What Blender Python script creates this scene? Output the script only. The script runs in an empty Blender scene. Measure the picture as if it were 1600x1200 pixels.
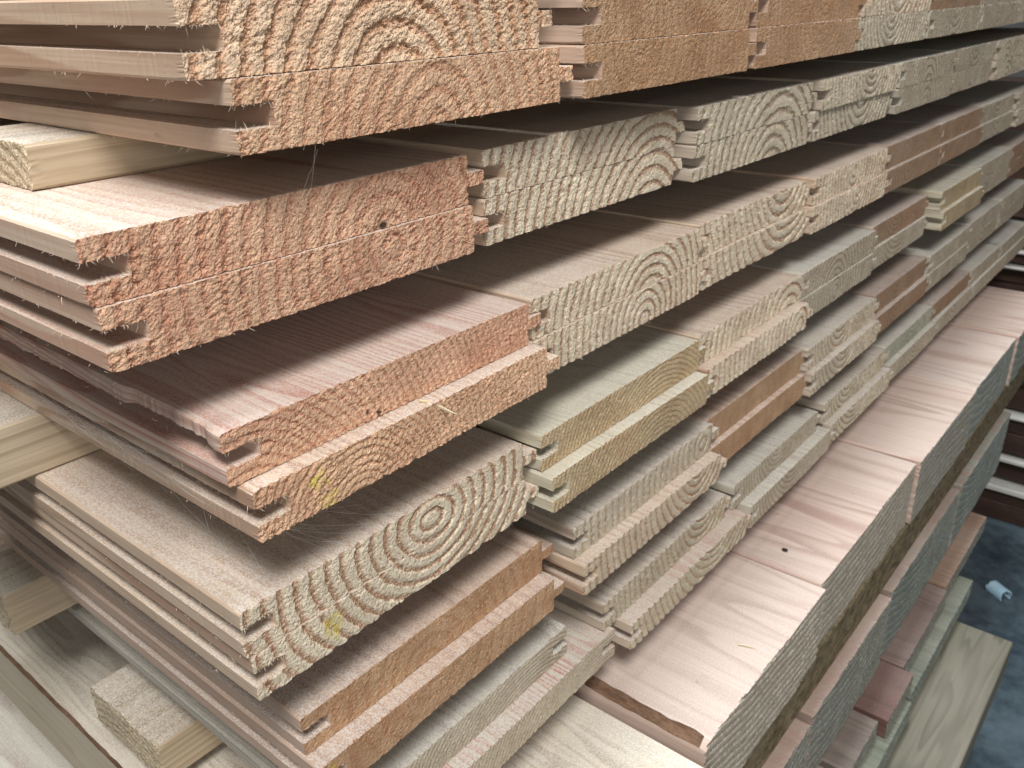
import bpy, math, random
import numpy as np

# ------------------------------------------------------------------ camera, light, exposure
S = 0.2                      # one layout unit in metres
FLOOR = -3.9                 # floor height below the lens, in units
scene = bpy.context.scene
col = scene.collection

def P3(x, y, z):
    return (x*S, y*S, (z-FLOOR)*S)

F_PX, PITCH, ROLL, YAW = 1355.24, 0.424859, -0.022147, 0.874315
def camera_basis():
    cy, sy = math.cos(YAW), math.sin(YAW)
    h = np.array([sy, cy, 0]); r = np.array([cy, -sy, 0]); up = np.array([0, 0, 1.])
    fw = math.cos(PITCH)*h-math.sin(PITCH)*up
    u = math.sin(PITCH)*h+math.cos(PITCH)*up
    return math.cos(ROLL)*r+math.sin(ROLL)*u, -math.sin(ROLL)*r+math.cos(ROLL)*u, fw
from mathutils import Matrix, Vector
cr, cu, cf = camera_basis()
cam_data = bpy.data.cameras.new('camera')
cam = bpy.data.objects.new('camera', cam_data); col.objects.link(cam)
m = Matrix.Identity(4)
for i in range(3):
    m[i][0], m[i][1], m[i][2] = cr[i], cu[i], -cf[i]
m.translation = Vector(P3(0, 0, 0))
cam.matrix_world = m
cam_data.sensor_width = 36
cam_data.lens = 36*F_PX/1600
cam_data.clip_start = 0.01
cam_data.clip_end = 100
cam_data.dof.use_dof = True
cam_data.dof.focus_distance = 0.28
cam_data.dof.aperture_fstop = 36
scene.camera = cam

world = bpy.data.worlds.new('World'); scene.world = world
world.use_nodes = True
bg = world.node_tree.nodes['Background']
bg.inputs[0].default_value = (0.93, 0.98, 1.0, 1)
bg.inputs[1].default_value = 0.07

def area(name, loc, target, sx, sy, power, color):
    d = bpy.data.lights.new(name, 'AREA'); d.shape = 'RECTANGLE'
    d.size, d.size_y, d.energy, d.color = sx, sy, power, color
    o = bpy.data.objects.new(name, d); col.objects.link(o)
    o.location = loc
    o.rotation_euler = (Vector(target)-Vector(loc)).to_track_quat('-Z', 'Y').to_euler()
    return o
# roof light above the stack
area('roof_light', (0.45, 0.44, 3.3), (0.5, 0.2, 0.4), 1.8, 0.30, 84, (0.88, 0.96, 1.0))
# open side of the shed, to the left of the camera
area('open_side_light', (-0.42, -0.45, 2.0), (0.28, 0.25, 0.60), 0.5, 0.5, 32, (1.0, 0.985, 0.96))

area('front_fill_light', (-0.7, -1.1, 0.95), (0.3, 0.25, 0.55), 0.8, 0.7, 8.5, (1.0, 0.97, 0.94))  # low fill lamp added in front to brighten the sawn ends

vs = scene.view_settings
vs.view_transform = 'Standard'; vs.look = 'None'; vs.exposure = 0.06; vs.gamma = 1.0
vs.use_curve_mapping = False
scene.render.engine = 'CYCLES'
scene.cycles.max_bounces = 8
scene.cycles.diffuse_bounces = 3

# ------------------------------------------------------------------ small tools
rng = np.random.default_rng(7)
random.seed(7)

def vnoise(x, y, seed):
    """smooth value noise in 0..1"""
    x = np.asarray(x, float); y = np.asarray(y, float)
    xi = np.floor(x).astype(np.int64); yi = np.floor(y).astype(np.int64)
    fx = x-xi; fy = y-yi
    fx = fx*fx*(3-2*fx); fy = fy*fy*(3-2*fy)
    def h(a, b):
        n = (a*374761393+b*668265263+seed*1442695041) & 0xffffffff
        n = ((n ^ (n >> 13))*1274126177) & 0xffffffff
        return ((n ^ (n >> 16)) & 0xffff)/65535.0
    return ((h(xi, yi)*(1-fx)+h(xi+1, yi)*fx)*(1-fy)+(h(xi, yi+1)*(1-fx)+h(xi+1, yi+1)*fx)*fy)

def tag(o, label=None, cat=None, group=None, kind=None):
    if label: o['label'] = label
    if cat: o['category'] = cat
    if group: o['group'] = group
    if kind: o['kind'] = kind
    return o

def mesh_from(name, verts, faces4, extra=None, mats=(), mat_idx=None, attrs=None):
    """faces4: (n,4) int array of quads; extra: list of n-gons"""
    me = bpy.data.meshes.new(name)
    extra = extra or []
    nv = len(verts)
    me.vertices.add(nv); me.vertices.foreach_set('co', np.asarray(verts, np.float32).ravel())
    f4 = np.asarray(faces4, np.int32).reshape(-1, 4)
    loops = np.concatenate([f4.ravel()]+[np.asarray(e, np.int32) for e in extra]) if extra else f4.ravel()
    tot = np.concatenate([np.full(len(f4), 4, np.int32), np.array([len(e) for e in extra], np.int32)])
    start = np.concatenate([[0], np.cumsum(tot)[:-1]]).astype(np.int32)
    me.loops.add(len(loops)); me.loops.foreach_set('vertex_index', loops)
    me.polygons.add(len(tot)); me.polygons.foreach_set('loop_start', start)
    me.polygons.foreach_set('loop_total', tot)
    for mt in mats: me.materials.append(mt)
    if mat_idx is not None: me.polygons.foreach_set('material_index', np.asarray(mat_idx, np.int32))
    for k, v in (attrs or {}).items():
        a = me.attributes.new(k, 'FLOAT', 'POINT'); a.data.foreach_set('value', np.asarray(v, np.float32))
    me.update(calc_edges=True); me.validate(); me.shade_flat()
    return me

def link(name, me, parent=None, loc=None):
    o = bpy.data.objects.new(name, me); col.objects.link(o)
    if parent: o.parent = parent
    if loc: o.location = loc
    return o

# ------------------------------------------------------------------ materials
class NT:
    def __init__(s, name):
        s.m = bpy.data.materials.new(name); s.m.use_nodes = True
        s.t = s.m.node_tree; s.t.nodes.clear()
        s.out = s.n('ShaderNodeOutputMaterial'); s.b = s.n('ShaderNodeBsdfPrincipled')
        s.t.links.new(s.b.outputs[0], s.out.inputs[0])
        s.b.inputs['Specular IOR Level'].default_value = 0.25
    def n(s, typ, **kw):
        n = s.t.nodes.new(typ)
        for k, v in kw.items(): setattr(n, k, v)
        return n
    def put(s, sock, v):
        if hasattr(v, 'is_output') or isinstance(v, bpy.types.NodeSocket): s.t.links.new(v, sock)
        else: sock.default_value = v
    def math(s, op, a, b=0.0, clamp=False):
        n = s.n('ShaderNodeMath', operation=op, use_clamp=clamp)
        s.put(n.inputs[0], a); s.put(n.inputs[1], b); return n.outputs[0]
    def attr(s, name, typ='OBJECT', out='Fac'):
        n = s.n('ShaderNodeAttribute', attribute_type=typ, attribute_name=name); return n.outputs[out]
    def noise(s, vec, scale, detail=2, rough=.5, out=0):
        n = s.n('ShaderNodeTexNoise'); s.put(n.inputs['Vector'], vec)
        s.put(n.inputs['Scale'], scale); n.inputs['Detail'].default_value = detail
        n.inputs['Roughness'].default_value = rough; return n.outputs[out]
    def ss(s, v, a, b, lo=0., hi=1.):
        n = s.n('ShaderNodeMapRange', interpolation_type='SMOOTHSTEP')
        s.put(n.inputs[0], v); n.inputs[1].default_value = a; n.inputs[2].default_value = b
        n.inputs[3].default_value = lo; n.inputs[4].default_value = hi; return n.outputs[0]
    def mix(s, f, a, b, mode='MIX'):
        n = s.n('ShaderNodeMix', data_type='RGBA', blend_type=mode)
        s.put(n.inputs[0], f); s.put(n.inputs[6], a); s.put(n.inputs[7], b); return n.outputs[2]
    def coords(s, scale=(1, 1, 1), seed=None):
        tc = s.n('ShaderNodeTexCoord'); v = tc.outputs['Object']
        mp = s.n('ShaderNodeMapping'); mp.inputs['Scale'].default_value = scale; s.put(mp.inputs[0], v)
        v = mp.outputs[0]
        if seed is not None:
            a = s.n('ShaderNodeVectorMath', operation='ADD'); s.put(a.inputs[0], v)
            c = s.n('ShaderNodeCombineXYZ')
            for i in range(3): s.put(c.inputs[i], seed)
            s.put(a.inputs[1], c.outputs[0]); v = a.outputs[0]
        return v
    def bump(s, h, strength, dist):
        n = s.n('ShaderNodeBump'); s.put(n.inputs['Height'], h); s.put(n.inputs['Strength'], strength)
        n.inputs['Distance'].default_value = dist; s.t.links.new(n.outputs[0], s.b.inputs['Normal'])
C4 = lambda c: (c[0], c[1], c[2], 1.0)

def make_end_grain():
    t = NT('sawn_end_grain')
    seed = t.attr('seed')
    ring = t.attr('ringf', 'GEOMETRY'); hh = t.attr('relief', 'GEOMETRY')
    v = t.coords((1, 1, 1), seed)
    fine = t.noise(v, 1400, 2, .6)
    med = t.noise(v, 420, 3, .6)
    big = t.noise(v, 38, 2, .5)
    rj = t.math('ADD', ring, t.math('MULTIPLY', t.math('SUBTRACT', med, .5), .42))
    fr = t.math('FRACT', rj)
    up = t.ss(fr, .42, .80); dn = t.ss(fr, .90, 1.0, 1, 0)
    late = t.math('MULTIPLY', up, dn)
    late = t.math('MULTIPLY', late, t.ss(fine, .30, .62, .45, 1.0))
    late = t.math('MULTIPLY', late, t.attr('ringmix'))
    c = t.mix(late, t.attr('ca', out='Color'), t.attr('cb', out='Color'))
    # blotches of warmer heartwood
    c = t.mix(t.math('MULTIPLY', t.ss(big, .40, .72), t.attr('blotch')), c, t.attr('cb', out='Color'))
    # bleached fibre tips, redder pits; crumb highlights and shade also painted into the colour
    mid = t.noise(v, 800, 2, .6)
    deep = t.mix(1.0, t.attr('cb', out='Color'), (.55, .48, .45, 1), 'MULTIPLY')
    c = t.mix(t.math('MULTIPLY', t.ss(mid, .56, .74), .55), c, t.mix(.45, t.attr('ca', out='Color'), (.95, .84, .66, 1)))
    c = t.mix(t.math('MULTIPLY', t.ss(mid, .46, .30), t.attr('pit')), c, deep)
    g = t.noise(v, 12, 2, .5)
    c = t.mix(t.math('MULTIPLY', t.ss(g, .35, .75), t.attr('grey')), c, (.40, .40, .34, 1))
    var = t.noise(v, 55, 3, .6)
    c = t.mix(t.ss(var, .3, .7, 0, .5), c, t.mix(1.0, c, (.70, .66, .62, 1), 'MULTIPLY'))
    pa = t.math('MULTIPLY', t.attr('paint', 'GEOMETRY'), t.ss(fine, .30, .55))
    c = t.mix(pa, c, (.55, .46, .06, 1))
    sp = t.attr('spot', 'GEOMETRY')
    c = t.mix(sp, c, (.05, .03, .02, 1))
    t.put(t.b.inputs['Base Color'], c)
    t.b.inputs['Roughness'].default_value = .85
    t.bump(t.math('ADD', t.math('MULTIPLY', fine, .6), t.math('ADD', t.math('MULTIPLY', mid, 1.0), t.math('MULTIPLY', med, 1.0))), .85, .0008)
    return t.m

def make_planed():
    t = NT('planed_wood')
    seed = t.attr('seed')
    tc = t.n('ShaderNodeTexCoord'); sx = t.n('ShaderNodeSeparateXYZ'); t.put(sx.inputs[0], tc.outputs['Object'])
    warp = t.noise(t.coords((14, 1.6, 14), seed), 1.0, 3, .55)
    warp2 = t.noise(t.coords((60, 3, 60), seed), 1.0, 2, .5)
    dx = t.math('SUBTRACT', sx.outputs[0], t.attr('cx')); dz = t.math('SUBTRACT', sx.outputs[2], t.attr('cz'))
    r = t.math('SQRT', t.math('ADD', t.math('MULTIPLY', dx, dx), t.math('MULTIPLY', dz, dz)))
    r = t.math('ADD', r, t.math('MULTIPLY', warp, .075)); r = t.math('ADD', r, t.math('MULTIPLY', warp2, .003))
    fr = t.math('FRACT', t.math('DIVIDE', r, t.attr('pitch')))
    late = t.math('MULTIPLY', t.math('MULTIPLY', t.ss(fr, .30, .85), t.ss(fr, .88, 1.0, 1, 0)), t.ss(t.noise(t.coords((40, 2, 40), seed), 1.0, 2, .5), .3, .65, .15, 1.0))
    fib = t.noise(t.coords((900, 14, 900), seed), 1.0, 3, .6)
    speck = t.noise(t.coords((1, .7, 1), seed), 1700, 2, .65)
    c = t.mix(t.math('MULTIPLY', late, t.attr('streak')), t.attr('cs', out='Color'), t.attr('ct', out='Color'))
    c = t.mix(t.ss(fib, .35, .7, 0, .42), c, t.attr('ct', out='Color'))
    blot = t.noise(t.coords((7, 2, 7), seed), 1.0, 3, .6)
    c = t.mix(t.ss(blot, .40, .75, 0, .25), c, (.60, .52, .45, 1))
    # sawdust lying on faces that look up
    geo = t.n('ShaderNodeNewGeometry'); sn = t.n('ShaderNodeSeparateXYZ'); t.put(sn.inputs[0], geo.outputs['Normal'])
    up = t.ss(sn.outputs[2], .7, .95)
    dust = t.math('MULTIPLY', t.math('MULTIPLY', t.ss(speck, .40, .62), t.ss(blot, .30, .60, .45, 1.0)), t.math('MULTIPLY', up, t.attr('dust')))
    c = t.mix(dust, c, (.75, .74, .72, 1))
    dirt = t.noise(t.coords((1, .35, 1), seed), 260, 2, .5)
    c = t.mix(t.ss(dirt, .70, .80, 0, .35), c, (.20, .16, .13, 1))
    t.put(t.b.inputs['Base Color'], c)
    t.b.inputs['Roughness'].default_value = .62
    t.bump(t.math('ADD', t.math('MULTIPLY', fib, .6), t.math('MULTIPLY', t.math('ADD', t.math('MULTIPLY', late, .4), t.math('MULTIPLY', speck, .6)), .5)), .30, .0003)
    return t.m

def make_plain(name, c0, c1, scale=(1, 1, 1), nscale=60, rough=.8, bump=.4, bd=.001, metallic=0):
    t = NT(name)
    v = t.coords(scale)
    a = t.noise(v, nscale, 4, .65); b = t.noise(v, nscale*7, 2, .6)
    f = t.math('ADD', t.math('MULTIPLY', a, .7), t.math('MULTIPLY', b, .3))
    t.put(t.b.inputs['Base Color'], t.mix(t.ss(f, .35, .65), C4(c0), C4(c1)))
    t.b.inputs['Roughness'].default_value = rough
    t.b.inputs['Metallic'].default_value = metallic
    t.bump(f, bump, bd)
    return t.m

END = make_end_grain(); PLANED = make_planed()
BARK = make_plain('bark_wane', (.10, .055, .035), (.20, .12, .075), (1, .3, 1), 160, .9, .9, .002)
ROUGHD = make_plain('rough_weathered_bearer', (.085, .065, .035), (.27, .215, .13), (1, .45, 1), 190, .9, 1.0, .003)
FLOORM = make_plain('dark_concrete', (.03, .045, .058), (.085, .115, .135), (1, 1, 1), 9, .55, .5, .002)
FIBRE = make_plain('wood_fibre', (.66, .52, .38), (.80, .70, .56), nscale=400)
SLIVER = make_plain('pale_sliver', (.60, .48, .30), (.74, .62, .44), nscale=300)
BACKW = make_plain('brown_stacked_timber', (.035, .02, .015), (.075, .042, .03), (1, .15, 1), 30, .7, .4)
SLITPALE = make_plain('pale_daylight_slit', (.50, .48, .45), (.66, .64, .60), (1, .15, 1), 30, .7, .4)  # pale colour imitates daylight showing through the stack
PLAST = make_plain('pale_blue_plastic', (.35, .55, .68), (.45, .63, .74), nscale=80, rough=.35, bump=.05)
def make_web():
    t = NT('cobweb_silk'); t.b.inputs['Base Color'].default_value = (.75, .75, .72, 1)
    t.b.inputs['Alpha'].default_value = .45; t.b.inputs['Roughness'].default_value = .5
    return t.m
WEB = make_web()

# ------------------------------------------------------------------ timber builder
W, T = .69, .0865            # body width and thickness of a board, in units
GD, TL = .060, .042          # groove depth, tongue length

def subdiv(pts, res):
    out = [pts[0]]
    for a, b in zip(pts[:-1], pts[1:]):
        n = max(1, int(round((b-a)/res)))
        out += [a+(b-a)*i/n for i in range(1, n+1)]
    return np.array(out)

def chamfer(x, z, w, t, c, cw=0):
    """cut the four long arrises of a w x t section"""
    x = x.copy(); z = z.copy()
    for sx in (0, 1):
        for sz in (0, 1):
            a = x if sx == 0 else w-x
            b = z if sz == 0 else t-z
            cc = cw if (cw and sx == 0 and sz == 1) else c
            k = np.clip((cc-a-b)/2, 0, None)*(a >= -1e-9)
            x = x+(k if sx == 0 else -k); z = z+(k if sz == 0 else -k)
    return x, z

def timber(name, x0, z0, yend, w=W, t=T, length=9.0, res=.45e-3, section='tg', flip=False, rc=(.5, 0.), pitch=.03,
           ca=(.6, .4, .25), cb=(.4, .2, .1), cs=(.6, .45, .36), ct=(.5, .28, .2), ringmix=.9, blotch=.3, streak=.9,
           relief=.45, crumb=.45, crumb_angle=.5, rag=0.0, tornlip=0.0, paint=(), spots=(), wane=0.0, seed=1,
           ell=1.0, fuzz=0, dust=.6, grey=.15):
    """one board or beam as one mesh: a torn, sawn end face (fine grid) and a long body with its section"""
    ws, ts, gd, tl = w*S, t*S, GD*S, TL*S
    g0, g1, t0, t1 = ts*.33, ts*.66, ts*.36, ts*.63
    ch = .0007 if section == 'tg' else .0010
    if section == 'tg':
        xs = subdiv([0, gd, ws, ws+tl], res); zs = subdiv([0, g0, t0, t1, g1, ts], res)
    else:
        xs = subdiv([0, ws], res); zs = subdiv([0, ts], res)
    nx, nz = len(xs), len(zs)
    xc = (xs[:-1]+xs[1:])/2; zc = (zs[:-1]+zs[1:])/2
    XC, ZC = np.meshgrid(xc, zc, indexing='ij')
    if section == 'tg':
        keep = (XC < ws) & ~((XC < gd) & (ZC > g0) & (ZC < g1))
    else:
        keep = np.ones_like(XC, bool)
    X, Z = np.meshgrid(xs, zs, indexing='ij')
    cw = wane*.9e-3
    X0, Z0 = chamfer(X, Z, ws, ts, ch, cw)
    # board with tongue: keep tongue columns unchamfered, soften the tongue tip
    if section == 'tg':
        far = X > ws+1e-7
        X0 = np.where(far, X, X0); Z0 = np.where(far, Z, Z0)
    idx = np.arange(nx*nz).reshape(nx, nz)
    def cells(keep):
        ii, jj = np.nonzero(keep)
        f = np.stack([idx[ii, jj], idx[ii+1, jj], idx[ii+1, jj+1], idx[ii, jj+1]], 1)
        kp = np.pad(keep, 1); be = []
        for (di, dj, a, b) in ((0, -1, (0, 0), (1, 0)), (1, 0, (1, 0), (1, 1)), (0, 1, (1, 1), (0, 1)), (-1, 0, (0, 1), (0, 0))):
            sel = ~kp[ii+1+di, jj+1+dj]
            be.append(np.stack([idx[ii[sel]+a[0], jj[sel]+a[1]], idx[ii[sel]+b[0], jj[sel]+b[1]]], 1))
        return f, np.concatenate(be)
    f, be = cells(keep)
    xv, zv = X0.ravel(), Z0.ravel()
    onb = np.zeros(nx*nz, bool); onb[be.ravel()] = True
    # ring field
    cxm, czm = rc[0]*ws, rc[1]*ts
    wx = vnoise(xv/.016, zv/.016, seed)-.5; wz = vnoise(xv/.016+9, zv/.016+4, seed+3)-.5
    rr = np.sqrt((xv-cxm+wx*.0016)**2+((zv-czm+wz*.0016)*ell)**2)
    rr = rr+(vnoise(xv/.03, zv/.03, seed+5)-.5)*.003
    ringf = rr/(pitch*S)
    # relief: soft early wood torn out, crumbs slanted by the saw
    fr = ringf+(vnoise(xv/.0022, zv/.0022, seed+8)-.5)*.22
    fr = fr-np.floor(fr)
    band = np.clip((fr-.42)/.3, 0, 1)*np.clip((1-fr)/.08, 0, 1)
    ca_, sa_ = math.cos(crumb_angle), math.sin(crumb_angle)
    u, v = xv*ca_+zv*sa_, -xv*sa_+zv*ca_
    n1 = vnoise(u/.0022, v/.0008, seed+11); n2 = vnoise(u/.0010, v/.0005, seed+12); n3 = vnoise(xv/.012, zv/.008, seed+13)
    saw = .5+.5*np.sin((xv*.97+zv*.25)/.0034+4*vnoise(xv/.02, zv/.02, seed+14))
    fb = .46*n1+.32*n2+.22*rng.uniform(0, 1, nx*nz)
    pits = np.clip((.44-fb)/.16, 0, 1); tips = np.clip((fb-.58)/.16, 0, 1)
    patch = .4+.6*np.clip((n3-.3)*2, 0, 1)
    d = relief*1e-3*(band*(.45+.9*n2)*ringmix)+crumb*1e-3*(((.5-fb)*1.3+.7*pits-.35*tips)*(.5+.7*band*ringmix)*patch+.18*(saw-.5))
    d += (vnoise(xv/.03, zv/.03, seed+15)-.5)*.0006
    edge = np.where(onb, 1.0, 0)
    jit = res*.55
    k1 = rng.uniform(-1, 1, nx*nz)*jit; k2 = rng.uniform(-1, 1, nx*nz)*jit
    lim = np.where(onb, .45, .8)
    # every so often a border vertex is torn away
    torn = onb & (vnoise(xv/.0014, zv/.0014, seed+21) > .72)
    front_x, front_z = xv+k1*lim, zv+k2*lim
    d = d+np.where(torn, rng.uniform(.2, 1.0, nx*nz)*.0009, 0)
    yv = d
    y1 = .004; c = ch; Lm = length*S
    if section == 'tg':
        poly = [(c, 0), (ws-c, 0), (ws, c), (ws, ts-c), (ws-c, ts), (c, ts),
                (0, ts-c), (0, g1), (gd, g1), (gd, g0), (0, g0), (0, c)]
    else:
        poly = [(c, 0), (ws-c, 0), (ws, c), (ws, ts-c), (ws-c, ts), (c, ts), (0, ts-c), (0, c)]
    if rag > 0 or wane > 0:
        ys = np.concatenate([np.linspace(y1, .5, 420), np.linspace(.5, Lm, 12)[1:]])
    else:
        ys = np.array([y1, .05, .3, Lm])
    ny = len(ys); npz = len(poly)
    PX = np.repeat(np.array([q[0] for q in poly])[None], ny, 0); PZ = np.repeat(np.array([q[1] for q in poly])[None], ny, 0)
    ramp = np.clip((ys-y1)/.006, 0, 1)
    if rag > 0:
        for grp in ((5, 6, 7), (10, 11, 0)):
            nn = (rng.uniform(0, 1, ny)**3-.15)*.35+(vnoise(ys/.02, ys*0, seed+31)-.5)*.25
            for q in grp: PX[:, q] += ramp*rag*1e-3*nn
        if tornlip > 0 and section == 'tg':
            nn = np.clip(vnoise(ys/.035, ys*0, seed+35)*1.3-.35, 0, 1)*.7+.28*vnoise(ys/.006, ys*0, seed+36)+.22*vnoise(ys/.0024, ys*0, seed+37)
            nn = nn+.12*rng.uniform(0, 1, ny)**3
            PZ[:, 7] += ramp*tornlip*.30e-3*nn
            for q in (6, 7): PX[:, q] += ramp*tornlip*.3e-3*nn
            PX[:, 5] += ramp*tornlip*.3e-3*nn
    if wane > 0:
        nn = .9+.5*(vnoise(ys/.03, ys*0, seed+41)-.5)+.3*(vnoise(ys/.006, ys*0, seed+42)-.5)
        nn2 = .9+.5*(vnoise(ys/.03, ys*0+5, seed+43)-.5)+.3*(vnoise(ys/.006, ys*0+7, seed+44)-.5)
        PX[:, 5] = cw*(1-ramp)+ramp*np.clip(nn, .15, 2)*wane*1e-3
        PZ[:, 6] = ts-cw*(1-ramp)-ramp*np.clip(nn2, .2, 2)*wane*1.2e-3
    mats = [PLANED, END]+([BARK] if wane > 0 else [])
    def assemble(nm, f, be, PX, PZ, ys, bark=False):
        ny, npz = PX.shape
        used = np.zeros(nx*nz, bool); used[f.ravel()] = True
        remap = -np.ones(nx*nz, int); remap[used] = np.arange(used.sum())
        V = [np.stack([front_x, yv, front_z], 1)[used]]
        F = [remap[f]]; MI = [np.ones(len(f), int)]
        n0 = used.sum()
        bidx = np.unique(be); nb = len(bidx); bm = -np.ones(nx*nz, int); bm[bidx] = np.arange(nb)
        V.append(np.stack([front_x[bidx], yv[bidx], front_z[bidx]], 1))
        V.append(np.stack([xv[bidx], np.full(nb, y1), zv[bidx]], 1))
        a, b = bm[be[:, 0]], bm[be[:, 1]]
        F.append(np.stack([n0+a, n0+nb+a, n0+nb+b, n0+b], 1)); MI.append(np.zeros(len(be), int))
        base = n0+2*nb
        V.append(np.stack([PX, np.repeat(ys[:, None], npz, 1), PZ], 2).reshape(-1, 3))
        vi = base+np.arange(ny*npz).reshape(ny, npz)
        q2 = (np.arange(npz)+1) % npz
        A, B = vi[:-1], vi[1:]
        F.append(np.stack([A, B, B[:, q2], A[:, q2]], 2).reshape(-1, 4))
        mi = np.zeros((ny-1, npz), int)
        if bark: mi[:, 5] = 2
        MI.append(mi.ravel())
        V = np.concatenate(V); F = np.concatenate(F); MI = np.concatenate(MI+[np.array([0])])
        cap = list(vi[-1][::-1])
        if flip:
            V[:, 0] = ws-V[:, 0]; F = F[:, ::-1]; cap = cap[::-1]
        V[:, 0] -= ws/2
        attrs = {'ringf': np.zeros(len(V)), 'paint': np.zeros(len(V)), 'spot': np.zeros(len(V))}
        attrs['ringf'][:n0] = ringf[used]
        xe, ze = V[:n0, 0]+ws/2, V[:n0, 2]
        for (pxx, pzz, prx, prz) in paint:
            e = ((xe/ws-pxx)/prx)**2+((ze/ts-pzz)/prz)**2
            attrs['paint'][:n0] = np.maximum(attrs['paint'][:n0], np.clip(.75-.7*e+1.2*(vnoise(xe/.0022, ze/.0022, seed+51)-.5), 0, .85))
        for (pxx, pzz, pr) in spots:
            e = np.sqrt(((xe-pxx*ws))**2+((ze-pzz*ts))**2)/(pr*1e-3)
            attrs['spot'][:n0] = np.maximum(attrs['spot'][:n0], np.clip(1.8-1.5*e+.8*(vnoise(xe/.0012, ze/.0012, seed+52)-.5), 0, 1))
        return mesh_from(nm, V, F, [cap], mats, MI, attrs)
    o = link(name, assemble(name, f, be, PX, PZ, ys, wane > 0), None, P3(x0+w/2, yend, z0))
    made = [o]
    if section == 'tg':
        ft, bt = cells((XC > ws) & (ZC > t0) & (ZC < t1))
        tp = [(ws-.0002, t0), (ws+tl, t0), (ws+tl, t1), (ws-.0002, t1)]
        ty = np.array([y1, .05, .3, Lm-.001])
        made.append(link('tongue', assemble('tongue', ft, bt, np.repeat(np.array([q[0] for q in tp])[None], 4, 0), np.repeat(np.array([q[1] for q in tp])[None], 4, 0), ty), o))
    cxs = (ws-cxm if flip else cxm)-ws/2
    for ob in made:
      for k_, v_ in dict(cx=float(cxs), cz=float(czm), pitch=float(pitch*S), seed=float(seed*1.37), ringmix=float(ringmix),
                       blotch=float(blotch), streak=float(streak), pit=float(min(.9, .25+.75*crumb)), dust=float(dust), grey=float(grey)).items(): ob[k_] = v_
      for k_, v_ in dict(ca=ca, cb=cb, cs=[q*.86 for q in cs], ct=[q*.70 for q in ct]).items(): ob[k_] = [float(q) for q in v_]
    if fuzz:
        fibres(o, ws, ts, gd, g0, g1, fuzz, seed, flip)
    return o

def fibres(o, ws, ts, gd, g0, g1, count, seed, flip):
    """loose torn fibres along the sawn edges"""
    r = np.random.default_rng(seed+900)
    V = []; F = []
    for i in range(count):
        k = [0, 2, 3, 3, 4, 4, 5, 5, 5][r.integers(0, 9)]
        y = abs(r.normal(0, .0006))
        if k <= 1: x, z = r.uniform(0, ws), 0.0; d = np.array([r.normal(0, .5), r.normal(-.3, .6), -1])
        elif k == 2: x, z = r.uniform(0, ws), ts; d = np.array([r.normal(0, .6), r.normal(-.6, .5), .5])
        elif k == 3: x, z = r.uniform(0, gd), g1; d = np.array([r.normal(0, .6), r.normal(-.1, .6), -1])
        elif k == 4: x, z = r.uniform(0, gd), g0; d = np.array([r.normal(0, .6), r.normal(-.1, .6), 1])
        else:
            x, z = 0, [g1, g0, 0][r.integers(0, 3)]; y = abs(r.normal(0, .05))
            d = np.array([r.normal(-.4, .4), r.normal(0, .8), r.normal(-.7, .5)])
        d = d/np.linalg.norm(d); L = abs(r.normal(.0004, .0006))+.0004; wd = r.uniform(.00004, .00009)
        s = np.cross(d, [.3, 1, .2]); s = s/np.linalg.norm(s)*wd
        p = np.array([x, y, z]); bend = r.normal(0, .35, 3)*L
        n = len(V)
        V += [p-s, p+s, p+d*L*.6+bend*.3+s*.7, p+d*L*.6+bend*.3-s*.7, p+d*L+bend]
        F += [(n, n+1, n+2, n+3), (n+3, n+2, n+4)]
    V = np.array(V)
    if flip: V[:, 0] = ws-V[:, 0]
    V[:, 0] -= ws/2
    me = bpy.data.meshes.new('torn_fibres'); me.from_pydata([tuple(q) for q in V], [], F); me.materials.append(FIBRE)
    c = link('torn_fibres', me, o); c['kind'] = 'stuff'

# ------------------------------------------------------------------ setting: floor and sky
def sheet(name, x0, x1, y0, y1, z, mat, n=40, amp=.0):
    xs = np.linspace(x0, x1, n); ys = np.linspace(y0, y1, n)
    X, Y = np.meshgrid(xs, ys, indexing='ij')
    Zz = z+amp*(vnoise(X/.2, Y/.2, 3)-.5)
    idx = np.arange(n*n).reshape(n, n)
    f = np.stack([idx[:-1, :-1], idx[1:, :-1], idx[1:, 1:], idx[:-1, 1:]], -1).reshape(-1, 4)
    return mesh_from(name, np.stack([X, Y, Zz], -1).reshape(-1, 3), f, mats=[mat])
fl = link('floor', sheet('floor', -4, 9, -4, 8, 0, FLOORM, 60, .001)); fl['kind'] = 'structure'

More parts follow.
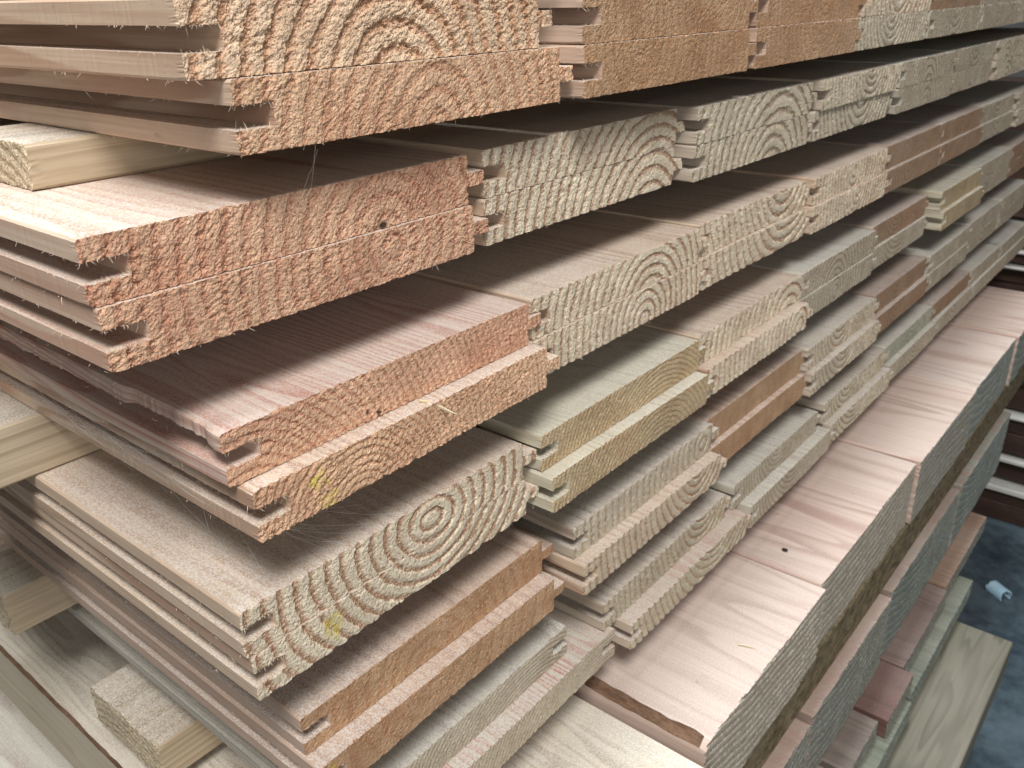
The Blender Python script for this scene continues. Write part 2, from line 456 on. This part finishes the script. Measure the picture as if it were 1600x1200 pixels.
# ------------------------------------------------------------------ upper stack: six double rows of boards
# palettes: end early / end late / planed face / planed streak
PAL = {
 'O':  dict(grey=.03, ca=(.69, .46, .30), cb=(.45, .22, .13), cs=(.70, .53, .39), ct=(.54, .31, .20), ringmix=.75, blotch=.45, relief=.45, crumb=.75),
 'OR': dict(grey=.03, ca=(.66, .42, .28), cb=(.43, .19, .12), cs=(.72, .55, .42), ct=(.58, .28, .18), ringmix=.70, blotch=.50, relief=.40, crumb=.70),
 'OP': dict(grey=.04, ca=(.72, .53, .37), cb=(.49, .25, .135), cs=(.70, .53, .39), ct=(.54, .31, .20), ringmix=.85, blotch=.35, relief=.9, crumb=.95),
 'OB': dict(grey=.08, ca=(.50, .325, .195), cb=(.36, .18, .09), cs=(.62, .45, .34), ct=(.47, .27, .18), ringmix=.60, blotch=.55, relief=.22, crumb=.35),
 'P':  dict(grey=.06, ca=(.72, .63, .485), cb=(.31, .155, .085), cs=(.68, .53, .39), ct=(.52, .31, .20), ringmix=.95, blotch=.12, relief=.70, crumb=.42),
 'PG': dict(grey=.12, ca=(.62, .55, .42), cb=(.20, .125, .08), cs=(.58, .50, .40), ct=(.44, .33, .25), ringmix=.95, blotch=.10, relief=.65, crumb=.30),
 'G':  dict(grey=.15, ca=(.50, .435, .335), cb=(.25, .18, .12), cs=(.60, .57, .48), ct=(.48, .40, .32), ringmix=.85, blotch=.15, relief=.45, crumb=.22),
 'TAN':dict(ca=(.52, .41, .25), cb=(.34, .19, .10), cs=(.68, .63, .48), ct=(.52, .44, .32), ringmix=.85, blotch=.25, relief=.32, crumb=.32),
 'B':  dict(ca=(.38, .25, .16), cb=(.26, .14, .08), cs=(.48, .36, .29), ct=(.36, .23, .17), ringmix=.80, blotch=.35, relief=.30, crumb=.20),
}
DESC = {'O': 'rough orange board', 'OR': 'reddish orange board', 'OP': 'orange board with wide pale rings', 'OB': 'dull orange-brown board',
        'P': 'pale board with red-brown rings', 'PG': 'grey-cream board with dark rings', 'G': 'plain grey-green board',
        'TAN': 'tan board with fine rings', 'B': 'brown board'}
TROW = {'A': .0940}
ZTOP = {'A': .0030, 'B': -.257, 'C': -.553, 'D': -.853, 'E': -1.152, 'F': -1.452}
ROWN = {'A': 'top', 'B': 'second', 'C': 'third', 'D': 'fourth', 'E': 'fifth', 'F': 'sixth'}
ORD = ['first', 'second', 'third', 'fourth', 'fifth', 'sixth', 'seventh', 'eighth', 'ninth']
# each entry: left edge, palette, ring centre (across width, up thickness), ring pitch, y of the sawn end, extra
ROWS = {
 ('A', 0): [(.62+.715*i, ['O', 'OB', 'OB', 'P', 'B', 'G', 'PG', 'G'][i], (.5, 1.2), .03, 1.0+.006*(i % 2), {}) for i in range(1)],
 ('A', 1): [(.60, 'OP', (.52, -.5), .036, 1.00, {}), (1.40, 'OB', (.80, .9), .030, .985, {}), (2.13, 'OB', (.62, .6), .024, .985, {}), (2.86, 'P', (.50, 1.15), .034, .985, {}),
            (3.56, 'B', (.4, .4), .03, .99, {}), (4.25, 'G', (.5, 1.3), .03, .99, {}), (4.95, 'PG', (.5, 1.2), .03, .99, {}), (5.66, 'G', (.5, 1.2), .03, .99, {})],
 ('A', 2): [(.655, 'O', (.54, -.15), .034, .995, {}), (1.40, 'OB', (.30, .9), .028, .98, {}), (2.13, 'OB', (.60, 1.15), .026, .98, {}), (2.84, 'PG', (.45, 1.25), .026, .985, {}),
            (3.57, 'G', (.5, 1.2), .03, .985, {}), (4.27, 'G', (.5, .8), .03, .985, {}), (4.98, 'PG', (.5, 1.2), .03, .99, {}), (5.69, 'G', (.5, 1.2), .03, .99, {})],
 ('B', 1): [(.445, 'OR', (.72, -.12), .034, 1.04, dict(spots=[(.70, .06, 1.6)])), (1.185, 'P', (.88, -1.7), .030, 1.045, {}), (1.91, 'PG', (.70, -1.6), .036, 1.01, {}), (2.66, 'PG', (.62, 1.20), .026, 1.0, dict(relief=1.0)),
            (3.38, 'G', (.50, -.35), .030, 1.0, dict(ringmix=1.)), (4.09, 'G', (.5, 1.4), .03, 1.01, {}), (4.80, 'PG', (.3, -.5), .03, 1.0, {}), (5.51, 'PG', (.6, .8), .03, 1.0, {})],
 ('B', 2): [(.45, 'OR', (.72, .60), .030, 1.035, {}), (1.18, 'P', (.86, -.75), .032, 1.045, {}), (1.91, 'PG', (.66, -.9), .034, 1.01, {}), (2.63, 'PG', (.58, 1.7), .03, 1.01, {}),
            (3.38, 'G', (.52, -.2), .028, 1.0, {}), (4.08, 'G', (.5, .7), .03, 1.01, {}), (4.80, 'PG', (.4, -.5), .03, 1.0, {}), (5.51, 'G', (.6, .8), .03, 1.0, {})],
 ('C', 1): [(.56, 'OR', (.05, -1.0), .016, 1.00, dict(tornlip=7, dust=.4, ct=(.62, .25, .17), cs=(.74, .58, .48), spots=[(.42, .10, 1.1), (.385, .2, .8)], streak=.95)), (1.27, 'P', (.66, -.75), .028, 1.005, {}), (1.98, 'P', (.76, 1.7), .034, 1.02, dict(relief=1.1)), (2.71, 'P', (.52, .62), .026, 1.01, {}),
            (3.42, 'B', (.35, .2), .03, 1.02, {}), (4.12, 'B', (.5, .4), .03, 1.02, {}), (4.80, 'G', (.5, 1.3), .03, 1.02, dict(ringmix=1.)), (5.50, 'PG', (.5, 1.), .03, 1.0, {})],
 ('C', 2): [(.575, 'O', (.28, -.3), .014, .965, dict(rag=.5, paint=[(.165, .62, .03, .22), (.19, .15, .03, .16)])), (1.27, 'P', (.62, .12), .026, 1.0, {}), (1.98, 'P', (.78, 2.6), .034, 1.01, dict(relief=1.0)), (2.70, 'P', (.58, .85), .026, 1.0, {}),
            (3.42, 'B', (.4, 1.1), .03, 1.005, {}), (4.12, 'B', (.5, .3), .03, 1.005, {}), (4.80, 'G', (.5, 2.0), .03, 1.01, {}), (5.50, 'PG', (.5, 1.), .03, .99, {})],
 ('D', 1): [(.54, 'P', (.60, .55), .032, 1.00, dict(ell=1.3, ringmix=1.)), (1.275, 'TAN', (.72, -2.2), .013, .99, {}), (1.98, 'P', (.88, -.6), .034, 1.0, dict(relief=.9)), (2.68, 'G', (.45, -.5), .026, 1.0, dict(ringmix=1.)),
            (3.40, 'B', (.42, 1.6), .022, 1.02, dict(ringmix=1.)), (4.20, 'TAN', (.5, 1.5), .03, .985, dict(ringmix=.4)), (4.92, 'G', (.3, .8), .03, 1.0, {}), (5.62, 'B', (.5, 1.), .03, 1.0, {})],
 ('D', 2): [(.545, 'P', (.60, 1.50), .032, .998, dict(ell=1.3, paint=[(.235, .55, .035, .35)], ringmix=1.)), (1.27, 'TAN', (.66, -1.2), .015, .955, {}), (1.98, 'P', (.92, .3), .032, .965, dict(relief=.9)), (2.68, 'G', (.45, .4), .026, .995, {}),
            (3.40, 'G', (.45, 2.2), .024, 1.01, {}), (4.20, 'TAN', (.5, 1.5), .03, .965, dict(ringmix=.4)), (4.92, 'G', (.3, 1.2), .03, 1.0, {}), (5.62, 'B', (.5, 1.), .03, 1.0, {})],
 ('E', 1): [(.63, 'OB', (.45, -.1), .036, 1.025, {}), (1.40, 'PG', (.92, .5), .030, .99, dict(ca=(.56, .50, .39), cb=(.34, .22, .14))), (2.09, 'OB', (.5, .0), .05, 1.01, dict(ringmix=.3, crumb=.15)), (2.79, 'PG', (.45, 1.5), .026, .99, dict(cb=(.28, .16, .10))),
            (3.50, 'B', (.42, 1.2), .026, 1.0, {}), (4.22, 'G', (.75, -.2), .022, .99, dict(ringmix=1.)), (4.94, 'G', (.5, .8), .03, 1.0, {}), (5.65, 'G', (.5, .8), .03, 1.0, {})],
 ('E', 2): [(.625, 'OB', (.42, 1.2), .038, .985, dict(paint=[(.02, .5, .05, .6)])), (1.395, 'P', (.80, 1.4), .026, .955, dict(ca=(.58, .50, .38), crumb=.3)), (2.09, 'OB', (.5, .5), .05, .99, dict(ringmix=.3, crumb=.15)), (2.79, 'PG', (.45, 2.3), .026, .965, dict(cb=(.28, .16, .10))),
            (3.50, 'B', (.42, 2.0), .026, .98, {}), (4.22, 'G', (.75, .5), .022, .985, {}), (4.94, 'G', (.5, 1.6), .03, 1.0, {}), (5.65, 'G', (.5, .8), .03, 1.0, {})],
 ('F', 1): [(.72, 'G', (.2, -3.), .013, 1.015, dict(flip=True)), (1.53, 'PG', (.78, 1.4), .026, .985, dict(ca=(.50, .45, .34), cb=(.30, .18, .11), relief=1.0)), (2.27, 'G', (.5, 1.2), .02, .985, {}), (3.03, 'PG', (.35, 1.5), .024, .985, {}),
            (3.74, 'G', (.55, 1.0), .024, .99, dict(ringmix=1., ca=(.44, .47, .38))), (4.45, 'B', (.5, .8), .03, .99, {}), (5.13, 'G', (.5, .8), .03, .985, {}), (5.80, 'G', (.5, .8), .03, .98, {})],
 ('F', 2): [(.875, 'G', (.10, -2.5), .013, .97, dict(flip=True, streak=1., ct=(.58, .22, .14))), (1.60, 'PG', (.70, 2.2), .026, .94, dict(ca=(.50, .45, .34), cb=(.30, .18, .11), relief=.9, streak=.95, ct=(.60, .34, .26))), (2.33, 'G', (.5, 1.9), .02, .945, {}), (3.05, 'PG', (.35, 2.3), .024, .955, {}),
            (3.76, 'G', (.55, 1.7), .024, .965, dict(ringmix=1.)), (4.47, 'G', (.5, 1.8), .03, .97, {}), (5.18, 'G', (.5, .8), .03, .97, {}), (5.86, 'G', (.5, .8), .03, .97, {})],
}
RES = [.40e-3, .45e-3, .60e-3, .8e-3, 1.0e-3, 1.3e-3, 1.6e-3, 2.0e-3]
sd = 10
for (row, layer), items in ROWS.items():
    for k, (x, pal, rc, pitch, ye, ex) in enumerate(items):
        sd += 1
        kw = dict(PAL[pal]); kw.update(ex)
        tt = TROW.get(row, T)
        z0 = ZTOP[row]-tt if layer == 1 else ZTOP[row]-2*tt-.0015 if layer == 2 else ZTOP[row]+.0015
        if k == 0 and 'rag' not in kw: kw['rag'] = .22
        # keep neighbours apart: tongue may not reach into the next lip
        o = timber('tongue_and_groove_board', x, z0, ye, t=tt, res=RES[k], rc=rc, pitch=pitch, seed=sd,
                   crumb_angle=random.uniform(.25, .8), fuzz=[110, 50, 24, 10, 0, 0, 0, 0][k], **kw)
        tag(o, '%s, %s from left in %s layer of %s row' % (DESC[pal], ORD[k], ['topmost', 'upper', 'lower'][layer], ROWN[row]),
            'board', 'tongue and groove boards in the stack')

# ------------------------------------------------------------------ spacer strips between the rows
def spacer(x0, x1, y0, y1, z0, z1, label, tone='pale', seed=1, name='spacer_strip', group='spacer strips between the rows', cat='spacer'):
    """a sawn strip lying across the stack, its sawn end facing left"""
    pal = {'pale': dict(ca=(.62, .53, .38), cb=(.40, .28, .17), cs=(.56, .45, .31), ct=(.38, .27, .16), dust=.7),
           'dark': dict(ca=(.25, .20, .13), cb=(.13, .10, .06), cs=(.27, .21, .12), ct=(.12, .09, .05)),
           'moss': dict(dust=.03, ca=(.35, .34, .24), cb=(.2, .2, .13), cs=(.17, .16, .115), ct=(.10, .095, .065))}[tone]
    o = timber(name, 0, z0, 0, w=y1-y0, t=z1-z0, length=x1-x0, section='box', res=.9e-3, seed=seed, rc=(.4, -2.5), pitch=.022,
               relief=.7, crumb=.6, ringmix=.7, blotch=.3, rag=0, **pal)
    if tone == 'dark': o.data.materials[0] = ROUGHD
    o.location = P3(x0, (y0+y1)/2, z0); o.rotation_euler = (0, 0, -math.pi/2)
    return tag(o, label, cat, group)
g = .0012
sp = [('A', 'B', 1.37, 1.62, .545), ('B', 'C', 1.90, 2.20, .66), ('C', 'D', 1.68, 2.02, .30), ('D', 'E', 1.95, 2.25, .68), ('E', 'F', 2.08, 2.42, .52)]
for i, (a, b, y0, y1, xl) in enumerate(sp):
    zb = ZTOP[b]+g; zt = ZTOP[a]-2*TROW.get(a, T)-.0015-g
    spacer(xl, 6.35, y0, y1, zb, zt, 'pale spacer strip separating the %s and %s rows near the sawn ends' % (ROWN[a], ROWN[b]), seed=20+i)
ZG = -1.748
spacer(.62, 6.35, 1.65, 1.98, ZG+g, ZTOP['F']-2*T-.0015-g, 'rough-ended spacer strip between sixth row and wide beams', seed=60)

# ------------------------------------------------------------------ lower pile: wide beams and planks
BE = dict(dust=.35, cs=(.68, .52, .44), ct=(.56, .36, .29), ca=(.44, .40, .335), cb=(.24, .195, .15), ringmix=.9, blotch=.1, relief=.55, crumb=.25)
beams = [(.59, .93, .60, .045, dict(cs=(.74, .65, .50), ct=(.58, .46, .32), rc=(.5, -3.), pitch=.012, dust=.8, wane=1.8), 'pale greenish wide beam at the left corner under the spacer'),
         (1.545, .800, .675, 0, dict(rc=(.9, 9.), pitch=.030, wane=5, relief=.9), 'wide pink beam with bark edge under the boards'),
         (2.36, .992, .697, .006, dict(rc=(.3, 9.), pitch=.035), 'wide pink beam with a small dark hole in its top'),
         (3.365, .852, .683, 0, dict(rc=(.4, -8.), pitch=.04, ca=(.36, .355, .31)), 'third pink beam right of the bark-edged one'),
         (4.23, .842, .692, .007, dict(rc=(.5, 4.), pitch=.05, ca=(.31, .34, .31), cb=(.20, .21, .185)), 'fourth beam with a grey-green sawn end'),
         (5.085, .84, .68, .002, dict(rc=(.5, 4.), pitch=.05, ca=(.31, .34, .31), cb=(.20, .21, .185)), 'last wide beam at the right edge of the pile')]
GT = .30
beam_obs = []
for i, (x, w, y, dz, ex, lab) in enumerate(beams):
    kw = dict(BE); kw.update(ex)
    o = timber('wide_timber', x, ZG-GT-dz*0, y, w=w, t=GT-dz, section='box', res=[.9e-3, .6e-3, .8e-3, 1.2e-3, 1.6e-3, 1.6e-3][i], seed=300+i, streak=.9, rag=0, crumb_angle=1.2,
               fuzz=0, **kw)
    beam_obs.append(tag(o, lab, 'beam', 'wide beams under the board stack'))
# small dark worm hole on the third beam's top
def disc(name, r, mat, parent, loc, sx=1.0, sy=1.0):
    V = [(0, 0, .0002)]+[(r*sx*math.cos(a), r*sy*math.sin(a)*random.uniform(.85, 1.1), 0) for a in np.linspace(0, 2*math.pi, 13)[:-1]]
    me = bpy.data.meshes.new(name); me.from_pydata(V, [], [(0, 1+i, 1+(i+1) % 12) for i in range(12)]); me.materials.append(mat)
    return link(name, me, parent, loc)
DARK = make_plain('dark_hole', (.015, .01, .008), (.03, .02, .015), nscale=200)
disc('worm_hole', .0016, DARK, beam_obs[2], ((2.46-2.36-.4925)*S, (.86-.69)*S, GT*S+.0003), 1.0, 1.5)

# dark bearers, planks and lower boards
ZH = ZG-GT-.20
spacer(.6, 5.9, .69, 1.1, ZH+g, ZG-GT-g, 'dark rough bearer under the wide beams', 'dark', 70, 'bearer', 'dark bearers in the lower pile', 'bearer')
HT = .36
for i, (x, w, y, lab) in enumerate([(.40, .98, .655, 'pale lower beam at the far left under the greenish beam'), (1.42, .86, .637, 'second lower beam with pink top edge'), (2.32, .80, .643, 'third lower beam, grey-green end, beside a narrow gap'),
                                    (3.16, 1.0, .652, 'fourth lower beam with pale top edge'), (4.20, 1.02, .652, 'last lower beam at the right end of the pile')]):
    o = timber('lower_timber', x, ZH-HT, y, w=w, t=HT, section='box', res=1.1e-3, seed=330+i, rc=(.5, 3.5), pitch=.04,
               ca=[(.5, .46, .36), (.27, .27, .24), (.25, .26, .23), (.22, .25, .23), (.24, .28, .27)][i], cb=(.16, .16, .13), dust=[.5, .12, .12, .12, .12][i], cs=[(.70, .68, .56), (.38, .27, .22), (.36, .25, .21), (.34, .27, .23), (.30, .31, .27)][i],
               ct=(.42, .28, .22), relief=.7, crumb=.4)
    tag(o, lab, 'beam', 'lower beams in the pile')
ZI = ZH-HT-.125
spacer(.6, 5.2, .70, 1.1, ZI+g, ZH-HT-g, 'dark bearer under the lower beams', 'dark', 71, 'bearer', 'dark bearers in the lower pile', 'bearer')
IT = .10
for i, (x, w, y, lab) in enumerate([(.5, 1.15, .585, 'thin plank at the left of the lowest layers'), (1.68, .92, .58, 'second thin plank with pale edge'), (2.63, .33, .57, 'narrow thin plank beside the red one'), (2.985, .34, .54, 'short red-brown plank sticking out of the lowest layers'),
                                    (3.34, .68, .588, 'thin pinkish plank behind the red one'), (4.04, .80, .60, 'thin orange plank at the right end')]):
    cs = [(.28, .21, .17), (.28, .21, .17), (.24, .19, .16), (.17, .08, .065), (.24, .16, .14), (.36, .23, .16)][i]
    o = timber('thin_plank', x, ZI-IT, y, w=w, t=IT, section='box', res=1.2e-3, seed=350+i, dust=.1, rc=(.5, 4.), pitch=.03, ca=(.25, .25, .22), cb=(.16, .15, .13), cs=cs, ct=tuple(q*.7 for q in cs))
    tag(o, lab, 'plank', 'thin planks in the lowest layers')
ZJ = ZI-IT-.004
JT = .11
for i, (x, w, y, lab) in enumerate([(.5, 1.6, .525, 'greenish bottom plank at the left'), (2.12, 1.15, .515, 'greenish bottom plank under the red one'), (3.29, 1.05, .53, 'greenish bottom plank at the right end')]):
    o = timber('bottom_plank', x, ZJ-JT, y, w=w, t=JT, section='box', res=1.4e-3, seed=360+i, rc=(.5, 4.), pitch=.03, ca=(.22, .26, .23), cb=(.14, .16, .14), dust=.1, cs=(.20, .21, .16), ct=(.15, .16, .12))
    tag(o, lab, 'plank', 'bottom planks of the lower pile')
ZK = ZJ-JT-.02
spacer(.4, 4.13, .275, .75, ZK-.20, ZK-.003, 'pale mossy bearer lying in front at the bottom of the pile', 'moss', 80, 'ground_bearer', None, 'bearer')
spacer(.3, 3.9, .60, 1.1, FLOOR, ZK-.203, 'dark block carrying the bearer on the floor', 'dark', 81, 'ground_block', None, 'block')

# ------------------------------------------------------------------ second stack in the dark behind, right
def stacked(x0, y0, y1, z0, z1, w, lab, mat):
    me = bpy.data.meshes.new('background_timber')
    V = [(a, b, c) for a in (0, w*S) for b in (0, (y1-y0)*S) for c in (0, (z1-z0)*S)]
    F = [(0, 1, 3, 2), (4, 6, 7, 5), (0, 4, 5, 1), (2, 3, 7, 6), (0, 2, 6, 4), (1, 5, 7, 3)]
    me.from_pydata(V, [], F); me.materials.append(mat)
    import bmesh
    bm = bmesh.new(); bm.from_mesh(me); bmesh.ops.bevel(bm, geom=bm.edges[:], offset=.0015, segments=1, affect='EDGES')
    bmesh.ops.recalc_face_normals(bm, faces=bm.faces); bm.to_mesh(me); bm.free()
    o = link('background_timber', me, None, P3(x0, y0, z0))
    tag(o, lab, 'timber', 'timbers of the dark stack behind')
# layer boundaries (top, bottom); the openings between them hold pale strips imitating daylight
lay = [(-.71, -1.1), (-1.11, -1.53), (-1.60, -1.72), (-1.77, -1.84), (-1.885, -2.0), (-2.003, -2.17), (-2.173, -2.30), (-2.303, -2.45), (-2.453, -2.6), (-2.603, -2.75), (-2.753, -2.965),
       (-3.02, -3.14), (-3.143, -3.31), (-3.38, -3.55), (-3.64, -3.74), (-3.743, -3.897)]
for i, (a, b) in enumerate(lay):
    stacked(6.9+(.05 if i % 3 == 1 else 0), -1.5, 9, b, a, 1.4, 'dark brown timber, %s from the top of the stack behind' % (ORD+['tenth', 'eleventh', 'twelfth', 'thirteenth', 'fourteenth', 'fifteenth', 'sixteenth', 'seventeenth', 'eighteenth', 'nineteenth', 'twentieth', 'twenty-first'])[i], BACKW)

for i, (a, b) in enumerate([(-1.533, -1.597), (-1.723, -1.767), (-1.843, -1.882), (-2.968, -3.017), (-3.313, -3.377), (-3.553, -3.637)]):  # pale strips added in the openings in place of daylight slits
    stacked(6.86, -1.5, 9, b, b+.55*(a-b), 1.4, 'pale strip standing in for daylight, %s from the top in the dark stack behind' % ORD[i], SLITPALE)

# ------------------------------------------------------------------ small things
# broken bit of pale blue pipe on the floor
def pipe_bit():
    n = 14; r0, r1, L = .010, .0085, .026
    V = []; F = []
    for j, y in enumerate((0, L)):
        for i in range(n+1):
            a = math.radians(-35+250*i/n)
            e = random.uniform(-.0015, .0015)
            V.append((r0*math.cos(a), y+e, r0*math.sin(a)+.006)); V.append((r1*math.cos(a), y+e, r1*math.sin(a)+.006))
    m_ = 2*(n+1)
    for i in range(n):
        a = 2*i; b = 2*i+2
        F += [(a, b, b+m_, a+m_), (a+1, a+1+m_, b+1+m_, b+1), (a, a+1, b+1, b), (a+m_, b+m_, b+1+m_, a+1+m_)]
    F += [(0, m_, m_+1, 1), (2*n, 2*n+1, 2*n+1+m_, 2*n+m_)]
    me = bpy.data.meshes.new('broken_pipe_piece'); me.from_pydata(V, [], F); me.materials.append(PLAST)
    o = link('broken_pipe_piece', me, None, P3(5.85, .50, FLOOR))
    o.rotation_euler = (0, 0, math.radians(-35))
    tag(o, 'small broken pale blue piece lying on the dark floor', 'pipe piece')
pipe_bit()

def tube(pts, r):
    V = []; F = []; k = 4
    for i, p in enumerate(pts):
        p = np.array(p); t = np.array(pts[min(i+1, len(pts)-1)])-np.array(pts[max(i-1, 0)]); t = t/np.linalg.norm(t)
        a = np.cross(t, [.31, .2, .9]); a /= np.linalg.norm(a); b = np.cross(t, a)
        rr = r[i] if hasattr(r, '__len__') else r
        for q in range(k):
            an = 2*math.pi*q/k; V.append(tuple(p+rr*(a*math.cos(an)+b*math.sin(an))))
    for i in range(len(pts)-1):
        for q in range(k):
            F.append((i*k+q, i*k+(q+1) % k, (i+1)*k+(q+1) % k, (i+1)*k+q))
    F.append(tuple(range(k))[::-1]); F.append(tuple(range((len(pts)-1)*k, len(pts)*k)))
    return V, F
def threads(name, segs, r, mat, label, cat, sag=.06):
    V = []; F = []
    for (a, b) in segs:
        a, b = np.array(P3(*a)), np.array(P3(*b)); L = np.linalg.norm(b-a)
        pts = [a+(b-a)*t+np.array([0, 0, -sag*L*4*t*(1-t)])+rng.normal(0, .00012, 3) for t in np.linspace(0, 1, 9)]
        v, f = tube(pts, r); n = len(V)
        V += v; F += [tuple(q+n for q in ff) for ff in f]
    me = bpy.data.meshes.new(name); me.from_pydata(V, [], F); me.materials.append(mat)
    o = link(name, me)
    return tag(o, label, cat)
threads('cobweb', [((.78, 1.0, -.186), (.80, 1.045, -.258)), ((.80, 1.02, -.20), (.79, 1.05, -.257))], .00006, WEB, 'single cobweb thread hanging below the top row', 'cobweb', .02)
segs = []
for i in range(34):
    x = abs(rng.normal(0, .09)); y = .99+abs(rng.normal(0, .28))
    a = (.577+x*.3, y, -.728); b = (.60+rng.uniform(0, .35), y+rng.normal(.05, .12), -.851)
    segs.append((a, (b[0], max(b[1], 1.005), b[2])))
for i in range(14):
    y = 1.0+i*.06; segs.append(((.575, y, -.725), (.60+rng.uniform(-.02, .2), y+.07, -.79)))
threads('cobweb', segs, .000045, WEB, 'dusty cobweb below the left corner of the third row', 'cobweb', .05)
segs = [((.555+rng.uniform(0, .02), 1.02+rng.uniform(0, .8), -.635), (.565, 1.0+rng.uniform(0, .8), -.70)) for i in range(12)]
threads('cobweb', segs, .000045, WEB, 'fine cobweb on the grooved side of the third row', 'cobweb', .03)

def sliver(p0, p1, r, label):
    a, b = np.array(P3(*p0)), np.array(P3(*p1))
    pts = [a+(b-a)*t+np.array([0, 0, .0005*math.sin(t*5)]) for t in np.linspace(0, 1, 7)]
    v, f = tube(pts, [r*.7, r, r*1.1, r, r*.9, r*.6, r*.2])
    me = bpy.data.meshes.new('wood_sliver'); me.from_pydata(v, [], f); me.materials.append(SLIVER)
    tag(link('wood_sliver', me), label, 'sliver')
sliver((.93, .985, -.636), (.98, .945, -.668), .0006, 'pale wood sliver lying across the lower board of the third row')
sliver((1.93, .78, ZG+.004), (1.95, .73, ZG+.004), .0004, 'tiny pale sliver on top of the bark-edged beam')
